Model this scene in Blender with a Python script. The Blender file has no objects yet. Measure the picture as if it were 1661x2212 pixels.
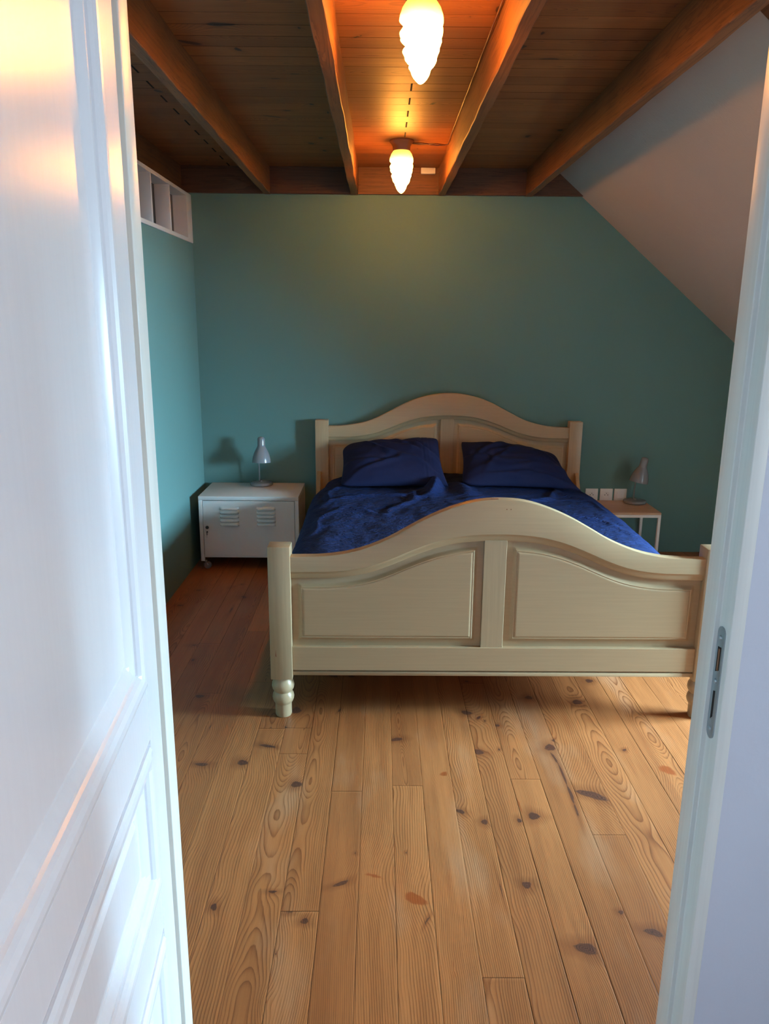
import bpy, bmesh, math, random
import numpy as np
from mathutils import Vector, Matrix
random.seed(7)
PI = math.pi
S = bpy.context.scene
COL = S.collection

# ------------------------------------------------------------------ camera
def make_camera():
    H, f, pitch, yaw, roll = 1.5, 1660.0, .2448, -.0073, .0084
    cp, sp, cy, sy, cr, sr = math.cos(pitch), math.sin(pitch), math.cos(yaw), math.sin(yaw), math.cos(roll), math.sin(roll)
    Rz = np.array([[cy, sy, 0], [-sy, cy, 0], [0, 0, 1]])
    B = np.array([[1, 0, 0], [0, -sp, -cp], [0, cp, -sp]])
    Rr = np.array([[cr, -sr, 0], [sr, cr, 0], [0, 0, 1]])
    M = Rr @ B @ Rz
    cam = bpy.data.cameras.new('camera')
    o = bpy.data.objects.new('camera', cam)
    COL.objects.link(o)
    X, Y, Z = M[0], -M[1], -M[2]
    o.matrix_world = Matrix(((X[0], Y[0], Z[0], 0), (X[1], Y[1], Z[1], 0), (X[2], Y[2], Z[2], H), (0, 0, 0, 1)))
    cam.sensor_fit = 'VERTICAL'
    cam.sensor_height = 24
    cam.lens = f * 24 / 2212
    cam.clip_start = .02
    S.camera = o
make_camera()

# ------------------------------------------------------------------ light and exposure
S.view_settings.view_transform = 'Standard'
S.view_settings.look = 'None'
S.view_settings.gamma = 1
S.view_settings.exposure = 0.9
S.cycles.use_denoising = True
S.cycles.max_bounces = 10
S.cycles.diffuse_bounces = 6
S.cycles.sample_clamp_indirect = 6
LAMP_STRENGTH = 75.0
LAMP_COLOR = (1.0, .355, .05)
W = bpy.data.worlds.new('world')
S.world = W
W.use_nodes = True
W.node_tree.nodes['Background'].inputs[0].default_value = (.55, .72, 1, 1)
W.node_tree.nodes['Background'].inputs[1].default_value = .5

def area(name, loc, target, sx, sy, energy, color):
    l = bpy.data.lights.new(name, 'AREA')
    l.shape = 'RECTANGLE'
    l.size, l.size_y, l.energy, l.color = sx, sy, energy, color
    o = bpy.data.objects.new(name, l)
    COL.objects.link(o)
    o.location = loc
    o.rotation_euler = (Vector(target) - Vector(loc)).to_track_quat('-Z', 'Y').to_euler()
    return o
# daylight entering the bedroom through the dormer window on the right, and the hallway window behind the camera
area('dormer_daylight', (4.7, 2.45, 1.95), (2.4, 2.62, 1.12), 2.4, 2.1, 2300, (.46, .77, 1.0))
area('hallway_daylight', (2.4, -.2, 1.75), (.3, .15, 1.2), 1.7, 1.6, 35, (.82, .91, 1.0))

# ------------------------------------------------------------------ helpers
def tag(o, label=None, cat=None, group=None, kind=None):
    if label: o['label'] = label
    if cat: o['category'] = cat
    if group: o['group'] = group
    if kind: o['kind'] = kind
    return o

def link(name, me, m=None, parent=None):
    o = bpy.data.objects.new(name, me)
    COL.objects.link(o)
    if m is not None:
        for mm in (m if isinstance(m, (list, tuple)) else [m]):
            me.materials.append(mm)
    if parent is not None:
        o.parent = parent
    return o

def obj(name, bm, m=None, parent=None, smooth=False, angle=None):
    bmesh.ops.recalc_face_normals(bm, faces=bm.faces)
    me = bpy.data.meshes.new(name)
    bm.to_mesh(me)
    bm.free()
    if smooth or angle:
        me.polygons.foreach_set('use_smooth', [True] * len(me.polygons))
        if angle:
            me.set_sharp_from_angle(angle=math.radians(angle))
    return link(name, me, m, parent)

def empty(name, loc=(0, 0, 0), rz=0):
    o = bpy.data.objects.new(name, None)
    COL.objects.link(o)
    o.location = loc
    o.rotation_euler = (0, 0, rz)
    o.empty_display_size = .1
    return o

def box(bm, x0, x1, y0, y1, z0, z1, bev=0, seg=2):
    r = bmesh.ops.create_cube(bm, size=1)
    vs = r['verts']
    for v in vs:
        v.co = Vector(((x0 + x1) / 2 + v.co.x * (x1 - x0), (y0 + y1) / 2 + v.co.y * (y1 - y0), (z0 + z1) / 2 + v.co.z * (z1 - z0)))
    if bev:
        es = list({e for v in vs for e in v.link_edges})
        bmesh.ops.bevel(bm, geom=es, offset=bev, segments=seg, profile=.5, affect='EDGES')
    return bm

def boxo(name, b, m, parent=None, bev=0):
    bm = bmesh.new()
    box(bm, *b, bev=bev)
    return obj(name, bm, m, parent, angle=50 if bev else None)

def lathe(bm, prof, seg=32, cx=0, cy=0, rot=None, off=None, fn=None):
    rings = []
    for r, z in prof:
        ring = []
        if r < 1e-5:
            ring = [bm.verts.new((cx, cy, z))]
        else:
            for i in range(seg):
                a = 2 * PI * i / seg
                rr = fn(r, z, a) if fn else r
                ring.append(bm.verts.new((cx + rr * math.cos(a), cy + rr * math.sin(a), z)))
        rings.append(ring)
    for A, B in zip(rings, rings[1:]):
        if len(A) == 1 and len(B) == 1: continue
        if len(A) == 1:
            for i in range(seg): bm.faces.new((A[0], B[i], B[(i + 1) % seg]))
        elif len(B) == 1:
            for i in range(seg): bm.faces.new((A[i], A[(i + 1) % seg], B[0]))
        else:
            for i in range(seg): bm.faces.new((A[i], A[(i + 1) % seg], B[(i + 1) % seg], B[i]))
    if rot is not None or off is not None:
        vs = [v for r in rings for v in r]
        for v in vs:
            c = v.co
            if rot is not None: c = rot @ c
            if off is not None: c = c + Vector(off)
            v.co = c
    return bm

def tube(bm, pts, r, seg=10):
    pts = [Vector(p) for p in pts]
    rings = []
    for i, p in enumerate(pts):
        d = (pts[min(i + 1, len(pts) - 1)] - pts[max(i - 1, 0)]).normalized()
        a = d.orthogonal().normalized() if i == 0 else (rings_a - d * rings_a.dot(d)).normalized()
        rings_a = a
        b = d.cross(a)
        rings.append([bm.verts.new(p + (a * math.cos(2 * PI * k / seg) + b * math.sin(2 * PI * k / seg)) * r) for k in range(seg)])
    for A, B in zip(rings, rings[1:]):
        for i in range(seg):
            bm.faces.new((A[i], A[(i + 1) % seg], B[(i + 1) % seg], B[i]))
    bm.faces.new(rings[0][::-1])
    bm.faces.new(rings[-1])
    return bm

def smooth_path(pts, n=8):
    P = [Vector(p) for p in pts]
    P = [P[0]] + P + [P[-1]]
    out = []
    for i in range(1, len(P) - 2):
        for k in range(n):
            t = k / n
            a, b, c, d = P[i - 1], P[i], P[i + 1], P[i + 2]
            out.append(.5 * ((2 * b) + (c - a) * t + (2 * a - 5 * b + 4 * c - d) * t * t + (3 * b - a - 3 * c + d) * t ** 3))
    out.append(P[-2])
    return out

def prism(bm, poly, axis, a, b):
    """extrude a 2-D polygon along axis ('x','y','z') from a to b"""
    def P(u, v, w):
        return {'z': (u, v, w), 'y': (u, w, v), 'x': (w, u, v)}[axis]
    A = [bm.verts.new(P(u, v, a)) for u, v in poly]
    B = [bm.verts.new(P(u, v, b)) for u, v in poly]
    n = len(poly)
    bm.faces.new(A)
    bm.faces.new(B[::-1])
    for i in range(n):
        bm.faces.new((A[i], B[i], B[(i + 1) % n], A[(i + 1) % n]))
    return bm

# ------------------------------------------------------------------ materials
def mat(name, color, rough=.5, metal=0, coat=0, spec=.5):
    m = bpy.data.materials.new(name)
    m.use_nodes = True
    b = m.node_tree.nodes['Principled BSDF']
    b.inputs['Base Color'].default_value = (*color, 1)
    b.inputs['Roughness'].default_value = rough
    b.inputs['Metallic'].default_value = metal
    b.inputs['Coat Weight'].default_value = coat
    b.inputs['Specular IOR Level'].default_value = spec
    return m

class N:
    def __init__(s, m):
        s.t = m.node_tree
        s.b = s.t.nodes['Principled BSDF']
    def n(s, typ, **kw):
        nd = s.t.nodes.new(typ)
        for k, v in kw.items():
            if hasattr(nd, k): setattr(nd, k, v)
        return nd
    def l(s, a, b): s.t.links.new(a, b)
    def math(s, op, a, b=None, c=None, clamp=False):
        nd = s.t.nodes.new('ShaderNodeMath')
        nd.operation = op
        nd.use_clamp = clamp
        for i, v in enumerate((a, b, c)):
            if v is None: continue
            if isinstance(v, (int, float)): nd.inputs[i].default_value = v
            else: s.l(v, nd.inputs[i])
        return nd.outputs[0]
    def mix(s, fac, a, b, blend='MIX'):
        nd = s.t.nodes.new('ShaderNodeMix')
        nd.data_type = 'RGBA'
        nd.blend_type = blend
        for sock, v in ((nd.inputs[0], fac), (nd.inputs[6], a), (nd.inputs[7], b)):
            if isinstance(v, (int, float)): sock.default_value = v
            elif isinstance(v, tuple): sock.default_value = (*v, 1)
            else: s.l(v, sock)
        return nd.outputs[2]
    def coord(s, scale=(1, 1, 1), kind='Object'):
        tc = s.t.nodes.new('ShaderNodeTexCoord')
        mp = s.t.nodes.new('ShaderNodeMapping')
        mp.inputs['Scale'].default_value = scale
        s.l(tc.outputs[kind], mp.inputs[0])
        return mp.outputs[0]
    def noise(s, vec, scale, detail=3, rough=.5, dist=0):
        nd = s.t.nodes.new('ShaderNodeTexNoise')
        nd.inputs['Scale'].default_value = scale
        nd.inputs['Detail'].default_value = detail
        nd.inputs['Roughness'].default_value = rough
        nd.inputs['Distortion'].default_value = dist
        if vec is not None: s.l(vec, nd.inputs['Vector'])
        return nd.outputs[0]
    def ramp(s, v, a, b):
        nd = s.t.nodes.new('ShaderNodeMapRange')
        nd.inputs[1].default_value = a
        nd.inputs[2].default_value = b
        s.l(v, nd.inputs[0])
        return nd.outputs[0]
    def bump(s, h, strength=.2, dist=.002, prev=None):
        nd = s.t.nodes.new('ShaderNodeBump')
        nd.inputs['Strength'].default_value = strength
        nd.inputs['Distance'].default_value = dist
        s.l(h, nd.inputs['Height'])
        if prev is not None: s.l(prev, nd.inputs['Normal'])
        return nd.outputs[0]

def wall_paint(name, color, rough=.7, var=.06, bump=.15):
    m = mat(name, color, rough, spec=.3)
    g = N(m)
    c = g.coord()
    n1 = g.noise(c, 2.0, 4)
    dark = tuple(x * (1 - var) for x in color)
    lite = tuple(min(1, x * (1 + var)) for x in color)
    g.l(g.mix(n1, dark, lite), g.b.inputs['Base Color'])
    n2 = g.noise(c, 90, 3)
    n3 = g.noise(c, 6, 3)
    h = g.math('ADD', g.math('MULTIPLY', n2, .35), n3)
    g.l(g.bump(h, bump, .01), g.b.inputs['Normal'])
    return m

def painted_wood(name, color, rough=.35, axis='z', streak=.06, coat=0, bump=.10):
    m = mat(name, color, rough, coat=coat)
    g = N(m)
    sc = {'x': (2, 60, 60), 'z': (60, 60, 2), 'y': (60, 2, 60)}[axis]
    n1 = g.noise(g.coord(sc), 2.2, 4)
    dark = tuple(x * (1 - streak * 2) for x in color)
    g.l(g.mix(g.ramp(n1, .35, .7), dark, color), g.b.inputs['Base Color'])
    g.l(g.bump(n1, bump, .002), g.b.inputs['Normal'])
    return m

def grain_wood(name, light, dark, axis='y', rough=.45, coat=0, scale=1.0, contrast=1):
    """solid timber with stretched grain"""
    m = mat(name, light, rough, coat=coat)
    g = N(m)
    s = {'x': (.35, 9, 9), 'y': (9, .35, 9), 'z': (9, 9, .35)}[axis]
    s = tuple(v * scale for v in s)
    c = g.coord(s)
    n1 = g.noise(c, 1.6, 6, .62, .8)
    fine = g.noise(g.coord(tuple(v * 9 for v in s)), 1.5, 3, .6)
    w = g.math('FRACT', g.math('MULTIPLY', n1, 9.0))
    w = g.math('POWER', w, 2.5)
    f = g.math('ADD', g.math('MULTIPLY', w, .55 * contrast), g.math('MULTIPLY', fine, .5), clamp=True)
    blotch = g.noise(g.coord((1, 1, 1)), 3.0, 3)
    col = g.mix(f, light, dark)
    col = g.mix(g.math('MULTIPLY', g.ramp(blotch, .35, .75), .45), col, tuple(x * .55 for x in dark))
    g.l(col, g.b.inputs['Base Color'])
    g.l(g.bump(g.math('ADD', f, fine), .25, .002), g.b.inputs['Normal'])
    return m

def board_wood(name, light, ring, knot, fr, rough=.4, along='y', coat=0, greyish=None):
    """boards: attributes 'ring' (ring coordinate), 'tone', 'knot' (0..1), 'mark' baked per vertex"""
    m = mat(name, light, rough, coat=coat)
    g = N(m)
    def attr(a):
        nd = g.n('ShaderNodeAttribute')
        nd.attribute_name = a
        return nd.outputs['Fac']
    r = attr('ring'); tone = attr('tone'); k = attr('knot'); mk = attr('mark'); kr = attr('kring')
    s = (70, 1.5, 1) if along == 'y' else (1.5, 70, 1)
    fib = g.noise(g.coord(s), 3.5, 4, .65)
    s2 = (12, .8, 1) if along == 'y' else (.8, 12, 1)
    band = g.noise(g.coord(s2), 1.5, 3, .6)
    wob = g.noise(g.coord((30, 6, 1) if along == 'y' else (6, 30, 1)), 1.0, 2)
    ph = g.math('ADD', g.math('MULTIPLY', r, fr), g.math('MULTIPLY', wob, .7))
    saw = g.math('FRACT', ph)
    late = g.math('POWER', saw, 3.0)          # soft rise, hard edge: late wood
    late = g.math('MULTIPLY', late, g.math('SUBTRACT', 1.0, g.ramp(saw, .93, 1.0)))
    late = g.math('MULTIPLY', late, g.ramp(band, .15, .5))
    f = g.math('ADD', g.math('MULTIPLY', late, 1.0), g.math('MULTIPLY', g.math('SUBTRACT', fib, .5), .85), clamp=True)
    base = g.mix(tone, light, tuple(a * .55 + b * .45 for a, b in zip(light, ring)))
    base = g.mix(g.math('MULTIPLY', g.ramp(band, .45, .75), .40), base, ring)
    if greyish:
        gn = g.noise(g.coord((4, 1.2, 1) if along == 'y' else (1.2, 4, 1)), 1.4, 3)
        base = g.mix(g.math('MULTIPLY', g.ramp(gn, .55, .8), .35), base, greyish)
    col = g.mix(f, base, ring)
    halo = g.ramp(k, .15, .75)
    col = g.mix(g.math('MULTIPLY', halo, .45), col, ring)
    core = g.ramp(k, .80, .88)
    krg = g.math('POWER', g.math('FRACT', g.math('MULTIPLY', kr, 4.5)), 2.0)
    kcol = g.mix(krg, knot, tuple(x * .22 for x in knot))
    col = g.mix(core, col, kcol)
    amber = g.math('MULTIPLY', g.ramp(mk, .80, .88), .9)
    col = g.mix(amber, col, tuple(a * b for a, b in zip(light, (.55, .30, .16))))
    g.l(col, g.b.inputs['Base Color'])
    g.l(g.bump(g.math('ADD', f, g.math('MULTIPLY', core, .6)), .16, .0015), g.b.inputs['Normal'])
    g.l(g.math('ADD', rough, g.math('MULTIPLY', fib, .12)), g.b.inputs['Roughness'])
    return m

M = {}
M['teal'] = wall_paint('teal_paint', (.110, .225, .215), .62, .05)
M['white_plaster'] = wall_paint('white_plaster', (.54, .46, .40), .8, .05, .3)
M['hall_paint'] = wall_paint('hall_paint', (.60, .61, .67), .6, .03, .1)
M['frame'] = painted_wood('frame_paint', (.74, .73, .67), .35, 'z', .03)
M['door'] = painted_wood('door_paint', (.82, .83, .86), .27, 'z', .01, bump=.03)
M['cream'] = painted_wood('cream_paint_level', (.43, .295, .162), .33, 'x', .03)
M['cream_v'] = painted_wood('cream_paint_upright', (.44, .31, .175), .33, 'z', .05)
M['beam'] = grain_wood('beam_wood', (.31, .115, .034), (.10, .033, .010), 'y', .55, scale=1.0)
M['joist_end'] = grain_wood('rim_wood', (.20, .075, .03), (.06, .02, .008), 'x', .55)
M['floor'] = board_wood('pine_floor', (.44, .155, .046), (.125, .030, .007), (.11, .036, .018), 1.0, .36, 'y', greyish=(.50, .33, .20))
M['ceil'] = board_wood('pine_ceiling', (.36, .118, .026), (.16, .044, .010), (.05, .015, .006), 1.0, .45, 'x')
M['gap'] = mat('dark_gap', (.012, .006, .004), .9)
M['cabinet'] = mat('cabinet_steel', (.68, .66, .64), .28)
M['grey_plastic'] = mat('grey_lacquer', (.20, .205, .22), .22, coat=.3)
M['chrome'] = mat('steel', (.62, .63, .64), .25, 1)
M['zinc'] = mat('zinc_plate', (.42, .46, .48), .38, .8)
M['black'] = mat('black_plastic', (.02, .02, .022), .35)
M['white_plastic'] = mat('white_plastic', (.80, .79, .77), .3)
M['wheel'] = mat('wheel_rubber', (.20, .18, .17), .5)
M['white_metal'] = mat('white_metal', (.80, .80, .80), .35)
M['oak'] = grain_wood('light_oak', (.72, .50, .34), (.42, .24, .14), 'x', .4, scale=.9)
M['glass_dark'] = mat('dark_glass', (.02, .022, .02), .15)
M['brown_ceramic'] = mat('brown_bakelite', (.22, .085, .03), .4)
M['cable'] = mat('brown_cable', (.10, .03, .02), .45)
M['mattress'] = mat('mattress_ticking', (.55, .52, .48), .9)
M['rust'] = mat('raw_wood_chip', (.20, .07, .03), .8)

def cloth(name, color, seersucker):
    m = mat(name, color, .85, spec=.25)
    g = N(m)
    if seersucker:
        wv = g.n('ShaderNodeTexWave')
        wv.wave_type = 'BANDS'
        wv.bands_direction = 'Y'
        wv.inputs['Scale'].default_value = 20
        wv.inputs['Distortion'].default_value = 9.0
        wv.inputs['Detail'].default_value = 2.5
        wv.inputs['Detail Scale'].default_value = 1.6
        g.l(g.coord((.8, 1, .8)), wv.inputs['Vector'])
        n2 = g.noise(g.coord(), 38, 3)
        h = g.math('ADD', wv.outputs['Fac'], g.math('MULTIPLY', n2, 2.2))
        nrm = g.bump(h, .55, .004)
        g.l(g.mix(wv.outputs['Fac'], tuple(c * .75 for c in color), tuple(c * 1.2 for c in color)), g.b.inputs['Base Color'])
    else:
        n2 = g.noise(g.coord((1, 1, 1)), 14, 4)
        n3 = g.noise(g.coord((1, 1, 1)), 400, 2)
        nrm = g.bump(n2, .35, .008)
        nrm = g.bump(n3, .15, .001, nrm)
    g.l(nrm, g.b.inputs['Normal'])
    return m
M['duvet'] = cloth('navy_seersucker', (.004, .016, .078), True)
M['pillow'] = cloth('navy_cotton', (.005, .009, .042), False)

def glow():
    m = bpy.data.materials.new('lit_milk_glass')
    m.use_nodes = True
    nt = m.node_tree
    b = nt.nodes['Principled BSDF']
    b.inputs['Base Color'].default_value = (.8, .75, .6, 1)
    b.inputs['Roughness'].default_value = .2
    g = N(m)
    tc = g.n('ShaderNodeTexCoord')
    sx = g.n('ShaderNodeSeparateXYZ')
    g.l(tc.outputs['Object'], sx.inputs[0])
    # the bulb sits low in the shade: the glass near the collar is dimmer and yellower
    t = g.math('POWER', g.ramp(sx.outputs['Z'], -.050, -.150), 3.0)
    col = g.mix(g.math('MULTIPLY', t, 4.0, clamp=True), (1.0, .72, .10), LAMP_COLOR)
    g.l(col, b.inputs['Emission Color'])
    g.l(g.math('ADD', .75, g.math('MULTIPLY', t, LAMP_STRENGTH)), b.inputs['Emission Strength'])
    return m
M['glow'] = glow()

# ------------------------------------------------------------------ boards with baked grain
rng = np.random.default_rng(11)
def snoise(x, seed, n=5, f0=1.0):
    r = np.random.default_rng(seed)
    o = np.zeros_like(x)
    for i in range(n):
        f = f0 * (1.7 ** i)
        o += np.sin(x * f * 2 * PI + r.uniform(0, 2 * PI)) / (1.5 ** i)
    return o / 2

def make_boards(name, m, seams, l0, l1, joints, knots, z, along, up, fine=None, nx=16, ringf=170, gap=.0009, autoknots=None, parent=None):
    """seams: across-axis boundaries. joints: dict board index -> cut positions along. knots: (across, along, a, b, angle, type) in board coordinates"""
    V, F, A = [], [], {k: [] for k in ('ring', 'tone', 'knot', 'mark', 'kring')}
    base = 0
    for bi in range(len(seams) - 1):
        a0, a1 = seams[bi], seams[bi + 1]
        cuts = [l0] + sorted(joints.get(bi, [])) + [l1]
        for ci in range(len(cuts) - 1):
            c0, c1 = cuts[ci], cuts[ci + 1]
            r = np.random.default_rng(1000 + bi * 37 + ci)
            g2 = gap * r.choice([.5, .9, 1.6, 4.0])
            u = np.concatenate([[0, .012], np.linspace(.05, .95, nx), [.988, 1]])
            uu = a0 + g2 / 2 + u * (a1 - a0 - g2)
            # along-samples: finer in the part that is seen close up
            pts = [c0 + .0006, c0 + .002]
            y = c0 + .004
            while y < c1 - .004:
                pts.append(y)
                y += (fine[2] if fine and fine[0] < y < fine[1] else .04)
            pts += [c1 - .002, c1 - .0006]
            vv = np.array(pts)
            U, L = np.meshgrid(uu, vv, indexing='ij')
            mid = (a0 + a1) / 2
            style = r.uniform()
            if style < .5:
                px = mid + r.uniform(-.035, .035); pz0 = r.uniform(.012, .05)
            else:
                px = mid + r.choice([-1, 1]) * r.uniform(.06, .16); pz0 = r.uniform(.02, .08)
            sd = int(r.integers(1e6))
            px = px + .012 * snoise(L, sd, 3, .5)
            pz = pz0 + .035 * snoise(L, sd + 1, 4, .33) + .006 * snoise(L, sd + 5, 3, 2.1)
            R = np.sqrt((U - px) ** 2 + pz ** 2 + 1e-6)
            K = np.zeros_like(U); MK = np.zeros_like(U); KR = np.zeros_like(U)
            ks = [k for k in knots if a0 - .03 < k[0] < a1 + .03 and c0 < k[1] < c1]
            if autoknots:
                for _ in range(r.poisson(autoknots[0] * (c1 - c0))):
                    p = (r.uniform(a0 + .01, a1 - .01), r.uniform(c0, c1))
                    if autoknots[1](*p):
                        s = r.uniform(.005, .02)
                        ks.append((p[0], p[1], s * r.uniform(1, 1.6), s * r.uniform(.4, .9), r.uniform(-.5, .5), 0))
            for (kx, ky, a, b, an, ty) in ks:
                if not (a0 - .004 < kx < a1 + .004): continue
                dx, dy = U - kx, L - ky
                e1 = (dx * math.cos(an) + dy * math.sin(an)) / max(a, .002)
                e2 = (-dx * math.sin(an) + dy * math.cos(an)) / max(b, .002)
                d = np.sqrt(e1 ** 2 + e2 ** 2)
                wob = 1 + .10 * np.sin(3 * np.arctan2(e2, e1) + kx * 99) + .06 * np.sin(7 * np.arctan2(e2, e1) + ky * 77)
                q = np.clip(1.15 - .33 * d * wob, 0, 1)      # 0.82 on the rim
                if ty == 0: K = np.maximum(K, q)
                elif ty == 2: MK = np.maximum(MK, q)
                else: MK = np.maximum(MK, q * .90); 
                KR = np.where(q > .5, d, KR)
                w = max(a, b)
                if b < .007 and abs(math.sin(an)) > .8: w = .004
                # grain flows round the knot
                sg = np.exp(-((dx / (w * 1.7)) ** 2 + (dy / (w * 3.2)) ** 2))
                R = R + (w * .85) * sg * np.sign(mid - px.mean() + 1e-4 if style >= .5 else 1)
            edge = np.minimum(np.minimum(U - uu[0], uu[-1] - U), np.minimum(L - vv[0], vv[-1] - L))
            Zc = z - up * np.where(edge < .0008, .0003, 0)
            n0, n1 = U.shape
            P = np.stack([U, L, Zc], -1) if along == 'y' else np.stack([L, U, Zc], -1)
            V.append(P.reshape(-1, 3))
            i = np.arange(n0 - 1)[:, None] * n1 + np.arange(n1 - 1)[None, :]
            q4 = np.stack([i, i + n1, i + n1 + 1, i + 1], -1).reshape(-1, 4)
            flip = (along == 'y') != (up > 0)
            if flip: q4 = q4[:, ::-1]
            F.append(q4 + base)
            base += n0 * n1
            A['ring'].append((R * ringf * r.uniform(.8, 1.25)).ravel())
            A['tone'].append(np.full(n0 * n1, r.uniform(0, 1)))
            A['knot'].append(K.ravel()); A['mark'].append(MK.ravel()); A['kring'].append(KR.ravel())
    V = np.concatenate(V); F = np.concatenate(F)
    me = bpy.data.meshes.new(name)
    me.vertices.add(len(V)); me.vertices.foreach_set('co', V.ravel())
    me.loops.add(len(F) * 4); me.loops.foreach_set('vertex_index', F.ravel().astype(np.int32))
    me.polygons.add(len(F)); me.polygons.foreach_set('loop_start', np.arange(0, len(F) * 4, 4, dtype=np.int32))
    me.polygons.foreach_set('loop_total', np.full(len(F), 4, dtype=np.int32))
    me.update(calc_edges=True)
    for k, v in A.items():
        at = me.attributes.new(k, 'FLOAT', 'POINT')
        at.data.foreach_set('value', np.concatenate(v).astype(np.float32))
    return link(name, me, m, parent)

# ================================================================== THE SETTING
XL, YB, ZC, ZB = -1.147, 4.95, 2.38, 2.228     # left wall, back wall, ceiling boards, underside of beams
KNOTS = [(-0.469, 2.389, 0.0202, 0.0163, -0.41, 0), (-0.268, 2.261, 0.0196, 0.0169, -0.1, 0), (-0.098, 1.798, 0.0264, 0.0074, 0.47, 0), (-0.427, 1.71, 0.0086, 0.0139, 0.17, 0), (-0.28, 1.766, 0.0125, 0.006, 0.0, 0), (-0.184, 1.662, 0.011, 0.011, 0.0, 0), (0.104, 1.741, 0.0349, 0.0184, -0.59, 2), (0.131, 1.665, 0.0177, 0.0031, 1.13, 0), (-0.229, 1.69, 0.014, 0.0051, 0.07, 0), (-0.007, 1.828, 0.0425, 0.0093, -0.35, 1), (-0.322, 2.76, 0.0195, 0.027, 0.0, 0), (-0.152, 2.76, 0.0043, 0.0149, -0.36, 0), (-0.348, 2.629, 0.0049, 0.0083, 0.42, 0), (-0.245, 1.558, 0.0021, 0.0056, 0.24, 0), (0.227, 2.325, 0.0223, 0.0171, 0.74, 1), (0.07, 2.546, 0.0247, 0.0111, 0.31, 0), (-0.395, 2.496, 0.0374, 0.0087, -0.27, 0), (-0.062, 1.921, 0.004, 0.005, 0.0, 0), (0.085, 1.926, 0.0035, 0.005, 0.0, 0), (-0.247, 1.42, 0.003, 0.013, 0.0, 1), (0.35, 2.748, 0.0226, 0.0155, -0.43, 0), (0.362, 2.463, 0.0202, 0.0165, -0.41, 0), (0.262, 2.119, 0.0169, 0.0095, -0.6, 0), (0.332, 2.067, 0.0105, 0.0132, -0.09, 0), (0.441, 2.075, 0.0082, 0.0114, 0.24, 0), (0.49, 2.097, 0.0187, 0.0185, -0.16, 0), (0.457, 2.65, 0.0117, 0.0091, -0.17, 0), (0.626, 2.495, 0.0193, 0.023, -0.37, 0), (0.649, 2.544, 0.0061, 0.0092, -0.17, 0), (0.701, 2.208, 0.0559, 0.0183, -0.5, 0), (0.412, 1.795, 0.0135, 0.014, 0.0, 0), (0.518, 1.575, 0.0285, 0.0176, -0.27, 0), (0.703, 1.627, 0.0249, 0.012, -0.39, 0), (0.64, 1.696, 0.0078, 0.0083, -0.88, 0), (0.892, 2.48, 0.0072, 0.0097, -0.59, 0), (1.001, 2.353, 0.0466, 0.0315, -0.95, 1), (0.439, 2.48, 0.0045, 0.008, 0.0, 0), (0.62, 2.875, 0.0163, 0.0158, -0.74, 0), (0.81, 2.838, 0.0202, 0.0208, -0.35, 0), (0.909, 3.029, 0.0166, 0.0179, -0.81, 0), (0.393, 2.708, 0.0069, 0.0154, -0.53, 0), (0.413, 2.684, 0.004, 0.008, 0.0, 0), (0.627, 2.425, 0.0429, 0.005, -1.44, 0), (0.633, 2.324, 0.0695, 0.0051, -1.56, 0), (0.633, 2.208, 0.0545, 0.0059, -1.59, 0), (0.63, 2.123, 0.049, 0.0039, -1.59, 0), (0.338, 1.786, 0.0666, 0.0016, -1.52, 0), (0.455, 2.149, 0.0566, 0.0047, -1.51, 1), (0.185, 1.51, 0.0676, 0.0011, -1.53, 1), (-0.75, 4.032, 0.0186, 0.0234, 0.11, 0), (-0.837, 3.213, 0.0092, 0.0206, 0.22, 0), (-0.851, 4.192, 0.012, 0.011, 0.0, 0), (-0.637, 3.279, 0.0258, 0.0037, 1.42, 0), (-0.782, 3.84, 0.0455, 0.0046, 1.56, 0), (-0.635, 2.62, 0.0326, 0.0028, 1.49, 0), (-0.986, 3.954, 0.0565, 0.0078, 1.54, 1)]
seams = [round(-1.25 + .1 * i, 3) for i in range(44)]     # to 3.05
def si(x): return int(round((x - seams[0]) / .1))
J = {si(-.45): [2.62, 1.0, 4.1], si(-.35): [2.446, 2.623, .9], si(-.25): [1.696, 3.4], si(-.15): [2.223, 3.9], si(-.05): [.9, 3.3], si(.05): [2.256, .4],
     si(.15): [3.1], si(.25): [1.488, 3.2], si(.35): [.8, 3.0], si(.45): [2.296, .5], si(.55): [1.1, 3.3], si(.65): [2.008, .3], si(.75): [3.2, .9], si(.85): [1.2, 3.9], si(-.55): [3.0, 1.1], si(-.65): [3.55], si(-.75): [2.9], si(-.85): [3.4]}
fl = make_boards('floor', M['floor'], seams, -2.0, YB, J, KNOTS, 0.0, 'y', 1, fine=(1.3, 3.1, .008), ringf=185, gap=.0004,
                 autoknots=(.9, lambda x, y: not (-.6 < x < 1.15 and 1.25 < y < 3.0)))
tag(fl, kind='structure')
sub = boxo('floor', (-1.35, 3.1, -2.05, 5.05, -.06, -.0022), M['gap']); tag(sub, kind='structure')

def cut_wall(name, m, boxes):
    bm = bmesh.new()
    for b in boxes: box(bm, *b)
    return tag(obj(name, bm, m), kind='structure')
cut_wall('wall_back', M['teal'], [(-1.25, 3.2, YB, YB + .1, 0, 2.42)])
# left wall with the high inner window cut out of it
WY0, WY1, WZ0, WZ1 = 3.20, 4.83, 1.966, 2.200
cut_wall('wall_left', M['teal'], [(XL - .1, XL, 1.15, YB, 0, WZ0 - .023), (XL - .1, XL, 1.15, WY0 - .021, WZ0 - .023, 2.222)])
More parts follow.
